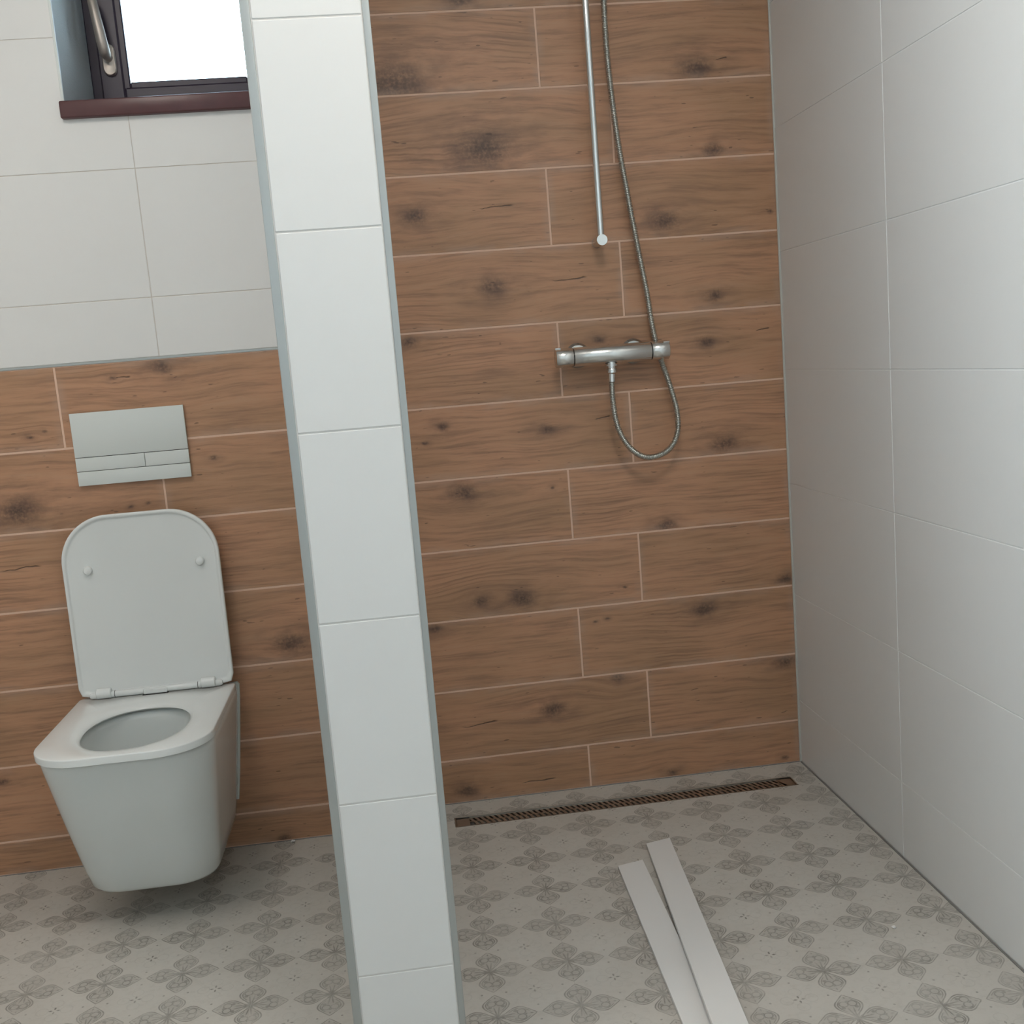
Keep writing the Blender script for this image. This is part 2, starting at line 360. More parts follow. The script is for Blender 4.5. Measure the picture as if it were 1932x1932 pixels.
def wtile(parent, axis, a0, a1, z0, z1, face, sgn, gap=.0009, mat=None):
    """white tile on a plane: axis 'x' -> plane y=face, 'y' -> plane x=face; body extends away from the room (sgn)"""
    a0 += gap; a1 -= gap; z0 += gap; z1 -= gap
    if a1-a0 < .004 or z1-z0 < .004: return
    hw, hh = (a1-a0)/2, (z1-z0)/2
    t0, t1 = (0, T) if sgn > 0 else (-T, 0)
    if axis == 'x': o = box('wall_tile', -hw, hw, t0, t1, -hh, hh, mat or M_TILE, parent, .0010, ((a0+a1)/2, face, (z0+z1)/2), 2)
    else: o = box('wall_tile', t0, t1, -hw, hw, -hh, hh, mat or M_TILE, parent, .0010, (face, (a0+a1)/2, (z0+z1)/2), 2)
    o['seed'] = (random.uniform(0, 50), random.uniform(0, 50), random.uniform(0, 50))
    return o

# ---- shower back wall: wood-look planks
wb = struct(box('wall_back', -1.1, .12, REC, .20, -.02, ZC, M_GROUT_B), 'shower back wall clad in wood-look plank tiles')
zs = [.0006, .1198, .3091, .4994, .6842, .8695, 1.0554, 1.2456, 1.4349, 1.6239, 1.8150, 2.0023, 2.191, 2.380, ZC]
for k in range(len(zs)-1):
    js = -.5925 if k % 2 == 0 else -.4182
    plank(wb, -1.0082, js, zs[k], zs[k+1], 0., SF); plank(wb, js, -.0022, zs[k], zs[k+1], 0., SF)

# ---- toilet wall: planks to 1.23 m, white tiles above, window opening
WX0, WX1, WZ0, WZ1 = -1.702, -1.215, 1.790, 2.36
wt = boxes('wall_toilet', [(XL-.1, -1.1, YL+REC, .30, -.02, WZ0), (XL-.1, WX0, YL+REC, .30, WZ0, WZ1), (WX1, -1.1, YL+REC, .30, WZ0, WZ1), (XL-.1, -1.1, YL+REC, .30, WZ1, ZC)], M_GROUT_T)
struct(wt, 'wall behind the toilet, wood-look planks below and white tiles above')
boxes('grout_bed', [(XL, -1.19, YL+REC-.0004, YL+REC+.002, .0, 1.231)], M_GROUT_B, wt)
zs = [.0006, .0853, .2757, .4660, .6570, .8465, 1.0376, 1.2295]
for k in range(len(zs)-1):
    j = -1.8036 if k % 2 == 0 else -1.5892
    e = [XL, j-.6, j, min(j+.6, -1.1945), -1.1945]
    for a, b in zip(e, e[1:]):
        if b-a > .01: plank(wt, a, b, zs[k], zs[k+1], YL, TF)
def wrects(a, b, z0, z1):
    """tile rectangle minus the window opening"""
    out = []
    if b <= WX0 or a >= WX1 or z1 <= WZ0 or z0 >= WZ1: return [(a, b, z0, z1)]
    if z0 < WZ0: out.append((a, b, z0, WZ0))
    if z1 > WZ1: out.append((a, b, WZ1, z1))
    za, zb = max(z0, WZ0), min(z1, WZ1)
    if a < WX0: out.append((a, WX0, za, zb))
    if b > WX1: out.append((WX1, b, za, zb))
    return out
zw = [1.2345, 1.3718, 1.6633, 1.9548, 2.2463, ZC]
for z0, z1 in zip(zw, zw[1:]):
    e = [XL, -2.162, -1.5615, -1.1945]
    for a, b in zip(e, e[1:]):
        qs = wrects(a, b, z0, z1)
        if len(qs) == 1 and qs[0] == (a, b, z0, z1): wtile(wt, 'x', a, b, z0, z1, YL, 1)
        elif qs:                          # a tile notched around the window: one piece without inner joints
            gp = .0009; inner = lambda v, lo, hi: lo+gp if v == lo else hi-gp if v == hi else v
            o = boxes('wall_tile', [(inner(q[0], a, b), inner(q[1], a, b), YL, YL+T, inner(q[2], z0, z1), inner(q[3], z0, z1)) for q in qs], M_TILE, wt)
            o['seed'] = (random.uniform(0, 50), random.uniform(0, 50), random.uniform(0, 50))
struct(boxes('trim_1', [(XL, -1.1945, YL-.0012, YL+.006, 1.2290, 1.2350)], M_TRIM, None, .0006), 'thin metal strip between wood-look planks and white tiles')

# ---- right wall
wr = struct(box('wall_right', REC, .20, YF-.1, .12, -.02, ZC, M_GROUT_W), 'white tiled shower side wall')
zr = [.001, .1785, .4760, .7765, 1.0775, 1.3785, 1.6830, 1.983, 2.283, ZC]
for z0, z1 in zip(zr, zr[1:]):
    e = [0, -.6168, -1.2168, -1.8168, -2.4168, -3.0168, YF]
    for a, b in zip(e, e[1:]): wtile(wr, 'y', b, a-(.001 if a == 0 else 0), z0, z1, 0., 1)
struct(tube('trim_2', [(-.0015, -.0015, .0), (-.0015, -.0015, ZC)], .0032, M_SILICONE, None, 8), 'silicone bead in the shower corner')
struct(boxes('trim_3', [(-.0040, -.0008, YF, -.004, -.001, .0018)], M_SILICONE_G, None, .0006), 'grey joint between floor and right wall')
struct(boxes('trim_4', [(-1.0082, -.004, -.0030, .0006, -.0005, .0014), (XL, -1.194, YL-.0028, YL+.0006, -.0005, .0012)], M_SILICONE_G, None, .0005), 'grey joint between floor and planks')

# ---- partition between toilet and shower
PX0, PX1, PX2, PX3 = -1.1939, -1.1791, -1.0199, -1.0082
pt = struct(box('wall_partition', PX0+.0095, PX3-.0095, YP+REC, .0, .0002, ZC, M_GROUT_P), 'white tiled partition between toilet and shower')
zp = [.0004, .1741, .4741, .7741, 1.0741, 1.3741, 1.6741, 1.9741, 2.2741, ZC]
for z0, z1 in zip(zp, zp[1:]):
    wtile(pt, 'x', PX1-.0004, PX2+.0004, z0, z1, YP, 1, .0013)
    for a, b in ((YP+.012, -.60), (-.60, -.001)):
        if z1 < WZ0 or True: wtile(pt, 'y', a, b if b < -.1 else -.001, z0, z1, PX3-.001, -1)
    for a, b in ((YP+.012, -.60), (-.60, YL-.001)): wtile(pt, 'y', a, b, z0, z1, PX0+.001, 1)
def trimprof(name, x0, x1, side, lab):
    # quadrant-like square edge profile, slightly rounded
    bm = bmesh.new(); box_bm(bm, x0, x1, YP-.0008, YP+.0115, 0.0003, ZC, .0016, 3); me = bm_mesh(bm, name); autosmooth(me, 50)
    return struct(obj(name, me, M_TRIM), lab)
trimprof('trim_5', PX0, PX1-.0008, -1, 'aluminium edge profile on the toilet side of the partition')
trimprof('trim_6', PX2+.0008, PX3, 1, 'aluminium edge profile on the shower side of the partition')

# ---- walls and ceiling behind the camera
OY0, OY1, OZ0, OZ1 = -3.40, -2.30, 1.00, 2.30
struct(boxes('wall_left', [(XL-.12, XL, YF-.1, OY0, -.02, ZC), (XL-.12, XL, OY1, .30, -.02, ZC), (XL-.12, XL, OY0, OY1, -.02, OZ0), (XL-.12, XL, OY0, OY1, OZ1, ZC)], M_PLASTER))
struct(box('wall_front', XL-.1, .12, YF-.12, YF, -.02, ZC, M_PLASTER))
struct(box('ceiling', XL-.12, .20, YF-.12, .35, ZC, ZC+.1, M_PLASTER))
w2 = struct(boxes('window_2', [(XL-.09, XL-.04, OY0, OY1, OZ0, OZ0+.06), (XL-.09, XL-.04, OY0, OY1, OZ1-.06, OZ1), (XL-.09, XL-.04, OY0, OY0+.06, OZ0+.06, OZ1-.06), (XL-.09, XL-.04, OY1-.06, OY1, OZ0+.06, OZ1-.06)], M_FRAME, None, .004))
boxes('pane', [(XL-.068, XL-.062, OY0+.05, OY1-.05, OZ0+.05, OZ1-.05)], M_GLASS, w2)

# ---- window over the toilet
w1 = struct(empty('window_1', (WX0, YL, WZ0)), 'small dark framed tilt window above the toilet')
def at0(o):  # keep world placement for parts of w1
    o.location = Vector(o.location) - w1.location; return o
def wbx(name, lst, mat, bev=0): return at0(boxes(name, lst, mat, w1, bev))
FYW = .175
# plastered reveal, slightly splayed, with white corner profile
def quadslab(name, P, mat, th=.004):
    bm = bmesh.new(); vs = [bm.verts.new(p) for p in P]; f = bm.faces.new(vs)
    bmesh.ops.solidify(bm, geom=[f], thickness=th); return at0(obj(name, bm_mesh(bm, name), mat, w1))
quadslab('reveal', [(WX0+.0005, YL, WZ0), (WX0+.010, FYW+.09, WZ0), (WX0+.010, FYW+.09, WZ1), (WX0+.0005, YL, WZ1)], M_REVEAL)
quadslab('reveal', [(WX1-.0005, YL, WZ0), (WX1-.0005, YL, WZ1), (WX1-.010, FYW+.09, WZ1), (WX1-.010, FYW+.09, WZ0)], M_REVEAL)
quadslab('reveal', [(WX0, YL, WZ1-.0005), (WX0, FYW+.09, WZ1-.0005), (WX1, FYW+.09, WZ1-.0005), (WX1, YL, WZ1-.0005)], M_REVEAL)
wbx('corner_profile', [(WX0-.0015, WX0+.0045, YL-.0015, YL+.005, WZ0+.026, WZ1)], M_PLASTIC, .001)
# frame, sash, beads
a0, a1, b0, b1 = WX0+.008, WX1-.008, WZ0+.020, WZ1-.004
wbx('window_frame', [(a0, a0+.030, FYW, FYW+.07, b0, b1), (a1-.030, a1, FYW, FYW+.07, b0, b1), (a0+.030, a1-.030, FYW, FYW+.07, b0, b0+.055), (a0+.030, a1-.030, FYW, FYW+.07, b1-.035, b1)], M_FRAME, .003)
c0, c1, d0, d1 = a0+.026, a1-.022, b0+.044, b1-.020
sash = wbx('sash', [(c0, c0+.056, FYW-.018, FYW+.04, d0, d1), (c1-.052, c1, FYW-.018, FYW+.04, d0, d1), (c0+.056, c1-.052, FYW-.0178, FYW+.04, d0, d0+.052), (c0+.056, c1-.052, FYW-.0178, FYW+.04, d1-.052, d1)], M_FRAME, .004)
i0, i1, k0, k1 = c0+.056, c1-.052, d0+.052, d1-.052
wbx('glazing_bead', [(i0-.004, i0+.014, FYW-.012, FYW+.010, k0-.004, k1+.004), (i1-.014, i1+.004, FYW-.012, FYW+.010, k0-.004, k1+.004), (i0+.014, i1-.014, FYW-.012, FYW+.010, k0-.004, k0+.014), (i0+.014, i1-.014, FYW-.012, FYW+.010, k1-.014, k1+.004)], M_FRAME, .003)
wbx('pane', [(i0, i1, FYW+.012, FYW+.018, k0, k1)], M_GLASS)
# sill board
bm = bmesh.new(); box_bm(bm, WX0-.005, WX1+.01, YL-.016, FYW, WZ0-.012, WZ0+.026, .0035, 2); me = bm_mesh(bm, 'window_sill'); autosmooth(me, 50)
at0(obj('window_sill', me, M_SILL, w1))
# handle: rounded rosette and curved lever
hx, hy, hz = -1.6400, FYW-.018, 1.976
def stadium(bm, cx, cz, r, hl, y0, y1, n=14):
    ring = [(cx+r*math.cos(math.pi*k/n), cz+hl+r*math.sin(math.pi*k/n)) for k in range(n+1)] + [(cx-r*math.cos(math.pi*k/n), cz-hl-r*math.sin(math.pi*k/n)) for k in range(n+1)]
    R = [[(x, y0, z) for x, z in ring], [(x, y1+.003, z) for x, z in ring], [(cx+(x-cx)*.86, y1, cz+(z-cz)*.94) for x, z in ring]]
    loft(bm, R, True, True)
bm = bmesh.new(); stadium(bm, hx, hz-.004, .0160, .022, hy, hy-.010); me = bm_mesh(bm, 'handle_rosette'); autosmooth(me, 50)
ros = at0(obj('handle_rosette', me, M_ALU, w1))
bm = bmesh.new()
pts = [(hx, hy-.006, hz), (hx, hy-.030, hz), (hx-.001, hy-.040, hz+.006), (hx-.004, hy-.044, hz+.03), (hx-.008, hy-.046, hz+.07), (hx-.014, hy-.044, hz+.12), (hx-.018, hy-.042, hz+.135)]
tube_bm(bm, pts, [.010, .011, .0135, .0135, .0125, .0115, .008], 16)
me = bm_mesh(bm, 'window_handle'); autosmooth(me, 60); at0(obj('window_handle', me, M_ALU, w1))

# ================================================================== CEILING FILL LAMPS (added out of view to brighten toilet and shower)
for k_, (lx, ly, lab) in enumerate(((-1.75, -1.30, 'round white fill lamp added over the toilet side, above the picture'), (-.68, -1.75, 'round white fill lamp added over the shower side, above the picture'))):
    em = NT('fill_lamp_diffuser', .5); em.b.inputs['Emission Color'].default_value = (*FILL_COL, 1); em.b.inputs['Emission Strength'].default_value = FILL_W[k_]
    lamp = tag(empty('ceiling_fill_lamp', (lx, ly, ZC)), lab, 'lamp', 'added ceiling fill lamps')
    tube('fill_lamp_base', [(0, 0, -.001), (0, 0, -.03)], .24, M_PLASTER, lamp, 40)
    bm = bmesh.new(); tube_bm(bm, [(0, 0, -.03), (0, 0, -.05), (0, 0, -.062)], [.23, .225, .18], 40); obj('diffuser', bm_mesh(bm, 'diffuser'), em.m, lamp)

# ================================================================== TOILET
TX = -1.6535
def polring(sdf, cx, cy, z, n=112):
    out = []
    for k in range(n):
        a = 2*math.pi*(k+.5)/n; dx, dy = math.cos(a), math.sin(a); lo, hi = 0., 1.
        for _ in range(30):
            m = (lo+hi)/2
            if sdf(cx+dx*m, cy+dy*m) < 0: lo = m
            else: hi = m
        out.append((cx+dx*lo, cy+dy*lo, z))
    return out
def rr(x0, x1, y0, y1, rf, rb):
    """rounded rectangle; y0 is the front (room side) with radius rf, back corners rb"""
    def sd(x, y):
        r = rf if y < (y0+y1)/2 else rb
        cx, cy, hx_, hy_ = (x0+x1)/2, (y0+y1)/2, (x1-x0)/2, (y1-y0)/2
        qx, qy = abs(x-cx)-hx_+r, abs(y-cy)-hy_+r
        return math.hypot(max(qx, 0), max(qy, 0)) + min(max(qx, qy), 0) - r
    return sd
def egg(cx, cy, a, bf, bb, p=2.25):
    def sd(x, y):
        b = bf if y < cy else bb
        return (abs((x-cx)/a)**p + abs((y-cy)/b)**p)**(1/p) - 1
    return sd
toilet = tag(empty('toilet', (TX, YL, 0)), 'white wall-hung square toilet with raised lid below the flush plate', 'toilet')
def tp(o): o.location = Vector(o.location) - Vector((TX, YL, 0)); o.parent = toilet; return o
CY = -.37
def bodyring(z, ins=0.):
    f = (z-.075)/(.425-.075); f = max(0, min(1, f)); fe = f**.9
    hw = .137+(.1815-.137)*fe - ins; yf = -.468+(-.598+.468)*fe + ins
    return polring(rr(TX-hw, TX+hw, yf, YL-.001, .075+.03*f, .006), TX, CY, z)
rings = [bodyring(.0765, .060), bodyring(.0770, .022), bodyring(.080, .010), bodyring(.086, .003), bodyring(.094)]
rings += [bodyring(.094+(.402-.094)*k/8) for k in range(1, 9)]
rings += [bodyring(.4125, .0008), bodyring(.4165, .0024), bodyring(.4196, .0052), bodyring(.4208, .010)]
EC = -.405
rings += [polring(egg(TX, EC, .135, .165, .160), TX, EC, .4215), polring(egg(TX, EC, .128, .158, .153), TX, EC, .4175)]
for zz, s_ in ((.405, .99), (.38, .975), (.34, .93), (.30, .84), (.265, .70), (.240, .52), (.228, .36), (.222, .28), (.19, .24), (.16, .22)):
    rings.append(polring(egg(TX, EC+.03*(1-s_), .126*s_, .156*s_, .151*s_), TX, EC+.03*(1-s_), zz))
bm = bmesh.new(); loft(bm, rings, True, True); me = bm_mesh(bm, 'bowl'); autosmooth(me, 55)
tp(obj('bowl', me, M_CERAMIC))
wm = NT('toilet_water', .02); wm.col((.62, .66, .66)); wm.b.inputs['Roughness'].default_value = .02
bm = bmesh.new(); loft(bm, [polring(egg(TX, EC+.02, .048, .060, .056), TX, EC+.02, .2215), polring(egg(TX, EC+.02, .048, .060, .056), TX, EC+.02, .2240)], True, True)
tp(obj('water', bm_mesh(bm, 'water'), wm.m))
# thin wall plate edge behind the bowl
bm = bmesh.new()
n = 10
pl = [bodyring(z, -.006) for z in (.125, .20, .30, .40, .428)]
for side in (1, -1):
    bm = bmesh.new(); prof = []
    for z, hw in ((.128, .1485), (.20, .1592), (.30, .1710), (.395, .1815), (.424, .1835), (.430, .1790)):
        prof.append((TX+side*hw, z))
    inner = [(TX+side*(abs(x-TX)-.02), z) for x, z in prof]
    A = [[bm.verts.new((x, YL-.0005, z)) for x, z in prof], [bm.verts.new((x, YL-.0075, z)) for x, z in prof], [bm.verts.new((x, YL-.0075, z)) for x, z in inner], [bm.verts.new((x, YL-.0005, z)) for x, z in inner]]
    for q in range(4):
        P_, Q_ = A[q], A[(q+1) % 4]
        for k in range(len(prof)-1): bm.faces.new((P_[k], P_[k+1], Q_[k+1], Q_[k]))
    bm.faces.new([A[q][0] for q in range(4)]); bm.faces.new([A[q][-1] for q in range(4)])
    tp(obj('wall_gasket', bm_mesh(bm, 'wall_gasket'), M_PLASTIC))
# seat
SB, SFR = -.150, -.615
def seatring(z, ins): return polring(rr(TX-.1835+ins, TX+.1835-ins, SFR+ins, SB-ins, .112, .020), TX, EC+.02, z)
def hole(z, s_, dy=0): return polring(egg(TX, EC-.002, .112*s_, .150*s_, .146*s_, 2.2), TX, EC, z)
SZ = .4245
rings = [hole(SZ, 1.10), seatring(SZ, .003), seatring(SZ+.001, .0006), seatring(SZ+.0145, 0), seatring(SZ+.0162, .0005), seatring(SZ+.0172, .002),
         hole(SZ+.0172, 1.34), hole(SZ+.0168, 1.27), hole(SZ+.0150, 1.17), hole(SZ+.0120, 1.07), hole(SZ+.0085, 1.015), hole(SZ+.005, 1.0), hole(SZ+.001, 1.03), hole(SZ, 1.10)]
bm = bmesh.new(); loft(bm, rings); bmesh.ops.remove_doubles(bm, verts=bm.verts, dist=1e-6); me = bm_mesh(bm, 'seat'); autosmooth(me, 50)
tp(obj('seat', me, M_SEAT))
# buffers under the seat keep it on the rim
# lid, standing up
LY, LZ0, LZ1 = -.158, .446, .878
def lidring(ins, off):
    f = rr(TX-.1815+ins, TX+.1815-ins, -(LZ1-ins), -(LZ0+ins), .112-ins*.6, .016)
    P_ = polring(f, TX, -(LZ0+LZ1)/2-.02, 0)
    return [(x, LY-off + .030*(-y-LZ0), -y) for x, y, _ in P_]
rings = [lidring(.010, -.0035), lidring(.004, -.003), lidring(.0008, -.001), lidring(0, .002), lidring(0, .0105), lidring(.001, .0125), lidring(.003, .0132), lidring(.0065, .0128), lidring(.0085, .0105), lidring(.0100, .0085), lidring(.0125, .0078)]
bm = bmesh.new(); loft(bm, rings, True, True); me = bm_mesh(bm, 'lid'); autosmooth(me, 55)
lid = tp(obj('lid', me, M_SEAT))
for bx_, bz_ in ((-1.7775, .7505), (-1.5185, .7480)):
    yb = LY-.0078+.030*(bz_-LZ0)
    b_ = tube('lid_buffer', [(bx_, yb+.001, bz_), (bx_, yb-.006, bz_), (bx_, yb-.0085, bz_), (bx_, yb-.0095, bz_)], [.0105, .0100, .0085, .005], M_SEAT, None, 20)
    b_.parent = lid; b_.location = (0, 0, 0)
# hinge: long rounded bar with end barrels and the catch in the middle
hb = tube('hinge_bar', [(TX-.155, -.1745, .4500), (TX-.150, -.1745, .4500), (TX+.150, -.1745, .4500), (TX+.155, -.1745, .4500)], [.005, .0078, .0078, .005], M_SEAT, None, 16); tp(hb)
for sx in (-1, 1):
    c_ = TX+sx*.122
    tp(tube('hinge', [(c_-.017, -.1765, .4545), (c_-.0155, -.1765, .4545), (c_+.0155, -.1765, .4545), (c_+.017, -.1765, .4545)], [.0105, .0125, .0125, .0105], M_SEAT, None, 20))
    gx = TX+sx*.097
    tp(tube('hinge_gap', [(gx-.0006, -.1745, .4500), (gx+.0006, -.1745, .4500)], .0083, M_BLACK, None, 16))
bm = bmesh.new(); box_bm(bm, TX-.030, TX+.026, -.1865, -.176, .4430, .4560, .003, 2); tp(obj('hinge_catch', bm_mesh(bm, 'hinge_catch'), M_SEAT))
bm = bmesh.new(); box_bm(bm, TX-.032, TX+.028, -.1870, -.178, .4412, .4428); tp(obj('catch_gap', bm_mesh(bm, 'catch_gap'), M_BLACK))

# ================================================================== FLUSH PLATE
PXa, PXb, PZa, PZb = -1.7818, -1.5205, .9467, 1.1180
fpl = tag(empty('flush_plate', ((PXa+PXb)/2, YL, (PZa+PZb)/2)), 'white rectangular dual flush plate on the wood-look planks above the toilet', 'flush plate')
def fp(o): o.location = Vector(o.location) - Vector(fpl.location); o.parent = fpl; return o
def fpanel(name, x0, x1, z0, z1, y=.0112):
    bm = bmesh.new(); box_bm(bm, x0, x1, YL-y, YL-.0035, z0, z1, .0006, 2); me = bm_mesh(bm, name); autosmooth(me, 50); return fp(obj(name, me, M_PLASTIC))
fp(boxes('backing', [(PXa+.0015, PXb-.0015, YL-.0055, YL-.0003, PZa+.0015, PZb-.0015)], M_BLACK))
fpanel('upper_panel', PXa, PXb, 1.0140, PZb)
fpanel('lower_panel', PXa, PXb, PZa, .9796)
fpanel('flush_button', PXa, -1.6236, .9809, 1.0125)
fpanel('flush_button', -1.6223, PXb, .9809, 1.0125)

mk = boxes('maker_mark', [(-1.5430+.0021*k, -1.5415+.0021*k, YL-.01135, YL-.0110, .9630, .9630+(.0022 if k % 2 else .0016)) for k in range(6)], M_GROUT_P)
mk['label'] = 'tiny faint grey maker mark'; fp(mk)

# ================================================================== SHOWER RAIL
RX, RY = -.4775, -.060
rail = tag(empty('shower_rail', (RX, 0, 1.435)), 'upright chrome shower rail above the mixer with a round end mount', 'shower rail')
def rp(o): o.location = Vector(o.location) - Vector(rail.location); o.parent = rail; return o
rp(tube('bar', [(RX, RY, 1.4330), (RX, RY, 2.42)], .0088, M_CHROME, None, 28))
for z_ in (1.4335, 2.42):
    rp(tube('wall_mount', [(RX, -.0003, z_), (RX, -.006, z_), (RX, -.0065, z_), (RX, -.040, z_), (RX, -.0735, z_), (RX, -.0755, z_)], [.0120, .0130, .0125, .0125, .0142, .0132], M_SATIN, None, 32))
rp(tube('slider', [(RX, RY, 2.075), (RX, RY, 2.078), (RX, RY, 2.122), (RX, RY, 2.125)], [.016, .0185, .0185, .016], M_CHROME, None, 28))
rp(tube('slider_arm', [(RX, RY, 2.10), (RX+.020, RY, 2.10), (RX+.034, RY, 2.10)], [.012, .012, .013], M_CHROME, None, 20))

# hand shower parked on the slider (just above the frame)
hs = tag(empty('hand_shower', (-.4290, -.068, 2.12)), 'chrome hand shower hanging on the slider of the rail', 'hand shower')
def hp_(o): o.location = Vector(o.location) - Vector(hs.location); o.parent = hs; return o
hp_(tube('handle', [(-.4290, -.055, 2.082), (-.4290, -.060, 2.10), (-.4290, -.072, 2.16), (-.4290, -.090, 2.235)], [.0095, .0115, .0125, .012], M_CHROME, None, 20))
hp_(tube('spray_head', [(-.4290, -.083, 2.262), (-.4290, -.096, 2.250), (-.4290, -.112, 2.236), (-.4290, -.118, 2.231)], [.020, .048, .054, .050], M_CHROME, None, 36))

# ================================================================== THERMOSTATIC MIXER
MX, MY, MZ = -.4705, -.0700, 1.1545
mixer = tag(empty('shower_mixer', (MX, 0, MZ)), 'chrome bar thermostatic mixer on the wood-look shower wall', 'shower mixer')
def mp(o): o.location = Vector(o.location) - Vector(mixer.location); o.parent = mixer; return o
R_ = .0235
def cyl(name, x0, x1, r, mat=M_SATIN, par=None):
    return mp(tube(name, [(x0, MY, MZ), (x0+.0015, MY, MZ), (x1-.0015, MY, MZ), (x1, MY, MZ)], [r-.0015, r, r, r-.0015], mat, None, 48, 50))
cyl('body', -.5688, -.3725, R_)
for x0, x1 in ((-.6145, -.5705), (-.3705, -.3262)):
    h_ = cyl('temperature_knob' if x0 < -.5 else 'flow_knob', x0, x1, R_)
mp(tube('knob_gap', [(-.5710, MY, MZ), (-.5683, MY, MZ)], R_-.0018, M_BLACK, None, 40))
mp(tube('knob_gap', [(-.3730, MY, MZ), (-.3700, MY, MZ)], R_-.0018, M_BLACK, None, 40))
def tab(name, x0, x1, ang):
    bm = bmesh.new(); box_bm(bm, x0, x1, -.0028, .0028, R_-.001, R_+.0030, .0009, 2)
    M = Matrix.Translation((0, MY, MZ)) @ Matrix.Rotation(ang, 4, 'X'); bmesh.ops.transform(bm, matrix=M, verts=bm.verts); return mp(obj(name, bm_mesh(bm, name), M_CHROME))
tab('grip_tab', -.615, -.601, .25); tab('grip_tab', -.3420, -.3255, .62)
for x_ in (-.5460, -.4010):
    mp(tube('wall_flange', [(x_, -.0003, MZ+.003), (x_, -.004, MZ+.003), (x_, -.010, MZ+.003)], [.0320, .0320, .0260], M_DCHROME, None, 40))
    mp(tube('inlet', [(x_, -.008, MZ+.003), (x_, MY+.010, MZ+.001)], .0150, M_CHROME, None, 24))
ox = -.4745
mp(tube('hose_outlet', [(ox, MY, MZ-.018), (ox, MY, MZ-.0255), (ox, MY, MZ-.0260), (ox, MY, MZ-.0290), (ox, MY, MZ-.0295), (ox, MY, MZ-.0345)], [.0125, .0125, .0165, .0165, .0108, .0108], M_CHROME, None, 28))

# ================================================================== HOSE
HP = [(-0.4289, -0.045, 1.9974), (-0.43, -0.045, 1.9247), (-0.4285, -0.045, 1.8513), (-0.422, -0.043, 1.7464), (-0.4131, -0.04, 1.6527), (-0.403, -0.038, 1.5765), (-0.3929, -0.036, 1.4996), (-0.3831, -0.034, 1.4347), (-0.3733, -0.032, 1.3692), (-0.3633, -0.03, 1.3032), (-0.3556, -0.026, 1.2367), (-0.3474, -0.024, 1.1828), (-0.3398, -0.024, 1.1487), (-0.3336, -0.026, 1.1213), (-0.3235, -0.032, 1.0841), (-0.3153, -0.04, 1.0457), (-0.3086, -0.048, 1.0075), (-0.3072, -0.052, 0.9777), (-0.3098, -0.055, 0.9482), (-0.3221, -0.058, 0.9182), (-0.3404, -0.06, 0.8995), (-0.3638, -0.062, 0.8895), (-0.3911, -0.065, 0.8867), (-0.4146, -0.067, 0.8944), (-0.4388, -0.07, 0.9144), (-0.4575, -0.07, 0.9431), (-0.4701, -0.07, 0.9791), (-0.4756, -0.07, 1.0197), (-0.4769, -0.07, 1.0598), (-0.4764, -0.07, 1.0968)]
HP = [(-.4290, -.055, 2.078), (-.4288, -.050, 2.04)] + HP[:-1] + [(-.4757, -.0700, 1.0900)]
def catmull(P, step=.0012):
    P = [Vector(p) for p in P]; out = []
    for i in range(len(P)-1):
        p0, p1, p2, p3 = P[max(i-1, 0)], P[i], P[i+1], P[min(i+2, len(P)-1)]
        n = max(2, int((p2-p1).length/step))
        for k in range(n):
            u = k/n; out.append(.5*((2*p1)+(-p0+p2)*u+(2*p0-5*p1+4*p2-p3)*u*u+(-p0+3*p1-3*p2+p3)*u**3))
    out.append(P[-1]); return out
path = catmull(HP, .0010)
# smooth then ribs by arc length
for _ in range(60):
    path = [path[0]] + [(path[i-1]+path[i]*2+path[i+1])/4 for i in range(1, len(path)-1)] + [path[-1]]
acc = 0; rad = []; PITCH_R = .0042
for i, p in enumerate(path):
    if i: acc += (p-path[i-1]).length
    rad.append(.0068+.0013*math.cos(2*math.pi*acc/PITCH_R))
hose = tag(empty('shower_hose', tuple(path[-1])), 'ribbed metal shower hose looping under the mixer and up beside the rail', 'shower hose')
def ho(o): o.location = -Vector(hose.location); o.parent = hose; return o
bm = bmesh.new(); tube_bm(bm, path, rad, 10); me = bm_mesh(bm, 'ribbed_tube', True); ho(obj('ribbed_tube', me, M_HOSE))
e = path[-1]
ho(tube('hose_nut', [(ox, MY, MZ-.0348), (ox, MY, MZ-.038), (ox, MY, MZ-.046), (ox-.0004, MY, MZ-.049), (e.x, e.y, e.z+.006), (e.x, e.y, e.z-.004)], [.0110, .0130, .0130, .0092, .0088, .0088], M_CHROME, None, 24))
ho(tube('hose_cone', [(-.4288, -.050, 2.045), (-.4290, -.053, 2.062), (-.4290, -.055, 2.080)], [.0080, .0095, .0100], M_CHROME, None, 20))

# ================================================================== FLOOR DRAIN
x0, x1, y0, y1 = DR
dr = tag(empty('shower_drain', ((x0+x1)/2, (y0+y1)/2, 0)), 'long linear steel shower drain along the back wall with wavy slots', 'drain')
def dp(o): o.location = -Vector(dr.location); o.parent = dr; return o
e_ = .0006
dp(boxes('drain_frame', [(x0+e_, x1-e_, y0+e_, y0+.0032, -.012, .0006), (x0+e_, x1-e_, y1-.0032, y1-e_, -.012, .0006), (x0+e_, x0+.0032, y0+e_, y1-e_, -.012, .0006), (x1-.0032, x1-e_, y0+e_, y1-e_, -.012, .0006)], M_STEEL))
dp(boxes('channel', [(x0+.002, x1-.002, y0+.002, y1-.002, -.0290, -.0270)], M_BLACK))
gx0, gx1, gy0, gy1 = x0+.0045, x1-.0045, y0+.0045, y1-.0045
bm = bmesh.new(); zt, zb = -.0020, -.0050
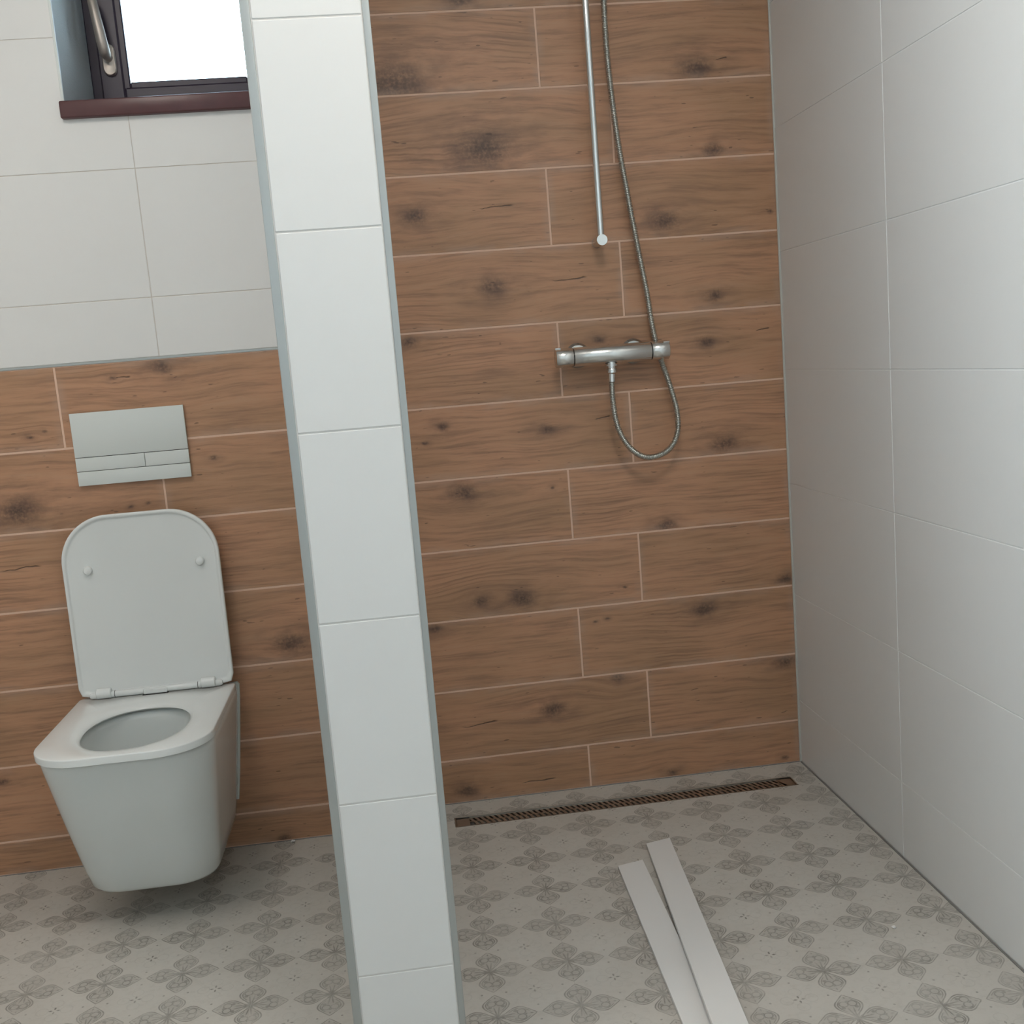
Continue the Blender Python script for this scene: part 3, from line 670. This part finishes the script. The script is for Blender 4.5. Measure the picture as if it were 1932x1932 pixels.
for b in ((gx0, gx1, gy0, gy0+.0035, zb, zt), (gx0, gx1, gy1-.0035, gy1, zb, zt), (gx0, gx0+.034, gy0, gy1, zb, zt), (gx1-.036, gx1, gy0, gy1, zb, zt)): box_bm(bm, *b)
ys, ye = gy0+.0035, gy1-.0035; ym = (ys+ye)/2
px = gx0+.034; pitch = .01435; K = int((gx1-.036-px)/pitch)
def bar(xa, ya, xb, yb, w_):
    vs = []
    for z_ in (zb, zt):
        for (x_, y_) in ((xa, ya), (xa+w_, ya), (xb+w_, yb), (xb, yb)): vs.append(bm.verts.new((x_, y_, z_)))
    for f in ((0, 1, 2, 3), (4, 5, 6, 7), (0, 1, 5, 4), (1, 2, 6, 5), (2, 3, 7, 6), (3, 0, 4, 7)): bm.faces.new([vs[i] for i in f])
box_bm(bm, gx0, gx1, ym-.0022, ym+.0022, zb, zt-.0001)
for k in range(K+1):
    xx = px+k*pitch
    bar(xx-.002, ye, xx+.003, ym+.010, .0078); bar(xx+.003, ym+.010, xx+.007, ym, .0078)
    xx += .0090
    bar(xx+.0000, ym, xx+.0035, ym-.011, .0078); bar(xx+.0035, ym-.011, xx+.0065, ys, .0078)
dp(obj('grate', bm_mesh(bm, 'grate'), M_STEEL))

# ================================================================== LOOSE TILE STRIPS ON THE FLOOR
def strip(lab, A, B, C, D, zA, zC, th=.0085):
    """A,B far end (left,right); C,D near end; underside height at far/near end"""
    bm = bmesh.new(); lo = [Vector((*A, zA)), Vector((*B, zA)), Vector((*D, zC)), Vector((*C, zC))]
    o0 = (lo[0]+lo[2])/2; vs = [bm.verts.new(p-o0) for p in lo] + [bm.verts.new(p-o0+Vector((0, 0, th))) for p in lo]
    for f in ((0, 1, 2, 3), (4, 5, 6, 7), (0, 1, 5, 4), (1, 2, 6, 5), (2, 3, 7, 6), (3, 0, 4, 7)): bm.faces.new([vs[i] for i in f])
    bmesh.ops.bevel(bm, geom=list(bm.edges), offset=.0005, segments=1, affect='EDGES')
    o = obj('tile_strip', bm_mesh(bm, 'tile_strip'), M_TILE, None, tuple(o0)); o['seed'] = (3., 1., 2.); return tag(o, lab, 'tile', 'cut tile strips on the shower floor')
strip('narrow white cut tile strip flat on the shower floor, the left one', (-.6224, -.4955), (-.5612, -.4810), (-.6405, -1.250), (-.5790, -1.250), .0003, .0003)
strip('narrow white cut tile strip lying partly on the other, far end nearer the drain', (-.5344, -.4015), (-.4735, -.3865), (-.6040, -1.240), (-.5445, -1.240), .0003, .0245)

# ================================================================== CRUMBS
def crumb(x, y, r, lab):
    bm = bmesh.new(); bmesh.ops.create_icosphere(bm, subdivisions=2, radius=r)
    for v in bm.verts: v.co *= random.uniform(.75, 1.2); v.co.z *= .55
    mz = min(v.co.z for v in bm.verts)
    o = obj('grout_crumb', bm_mesh(bm, 'grout_crumb'), M_GROUT_W, None, (x, y, -mz)); return tag(o, lab, 'crumb')
crumb(-1.3846, -.1215, .0055, 'small white crumb on the floor at the foot of the planks right of the toilet')
crumb(-.1525, -.8913, .0045, 'tiny white crumb on the patterned floor near the right wall')
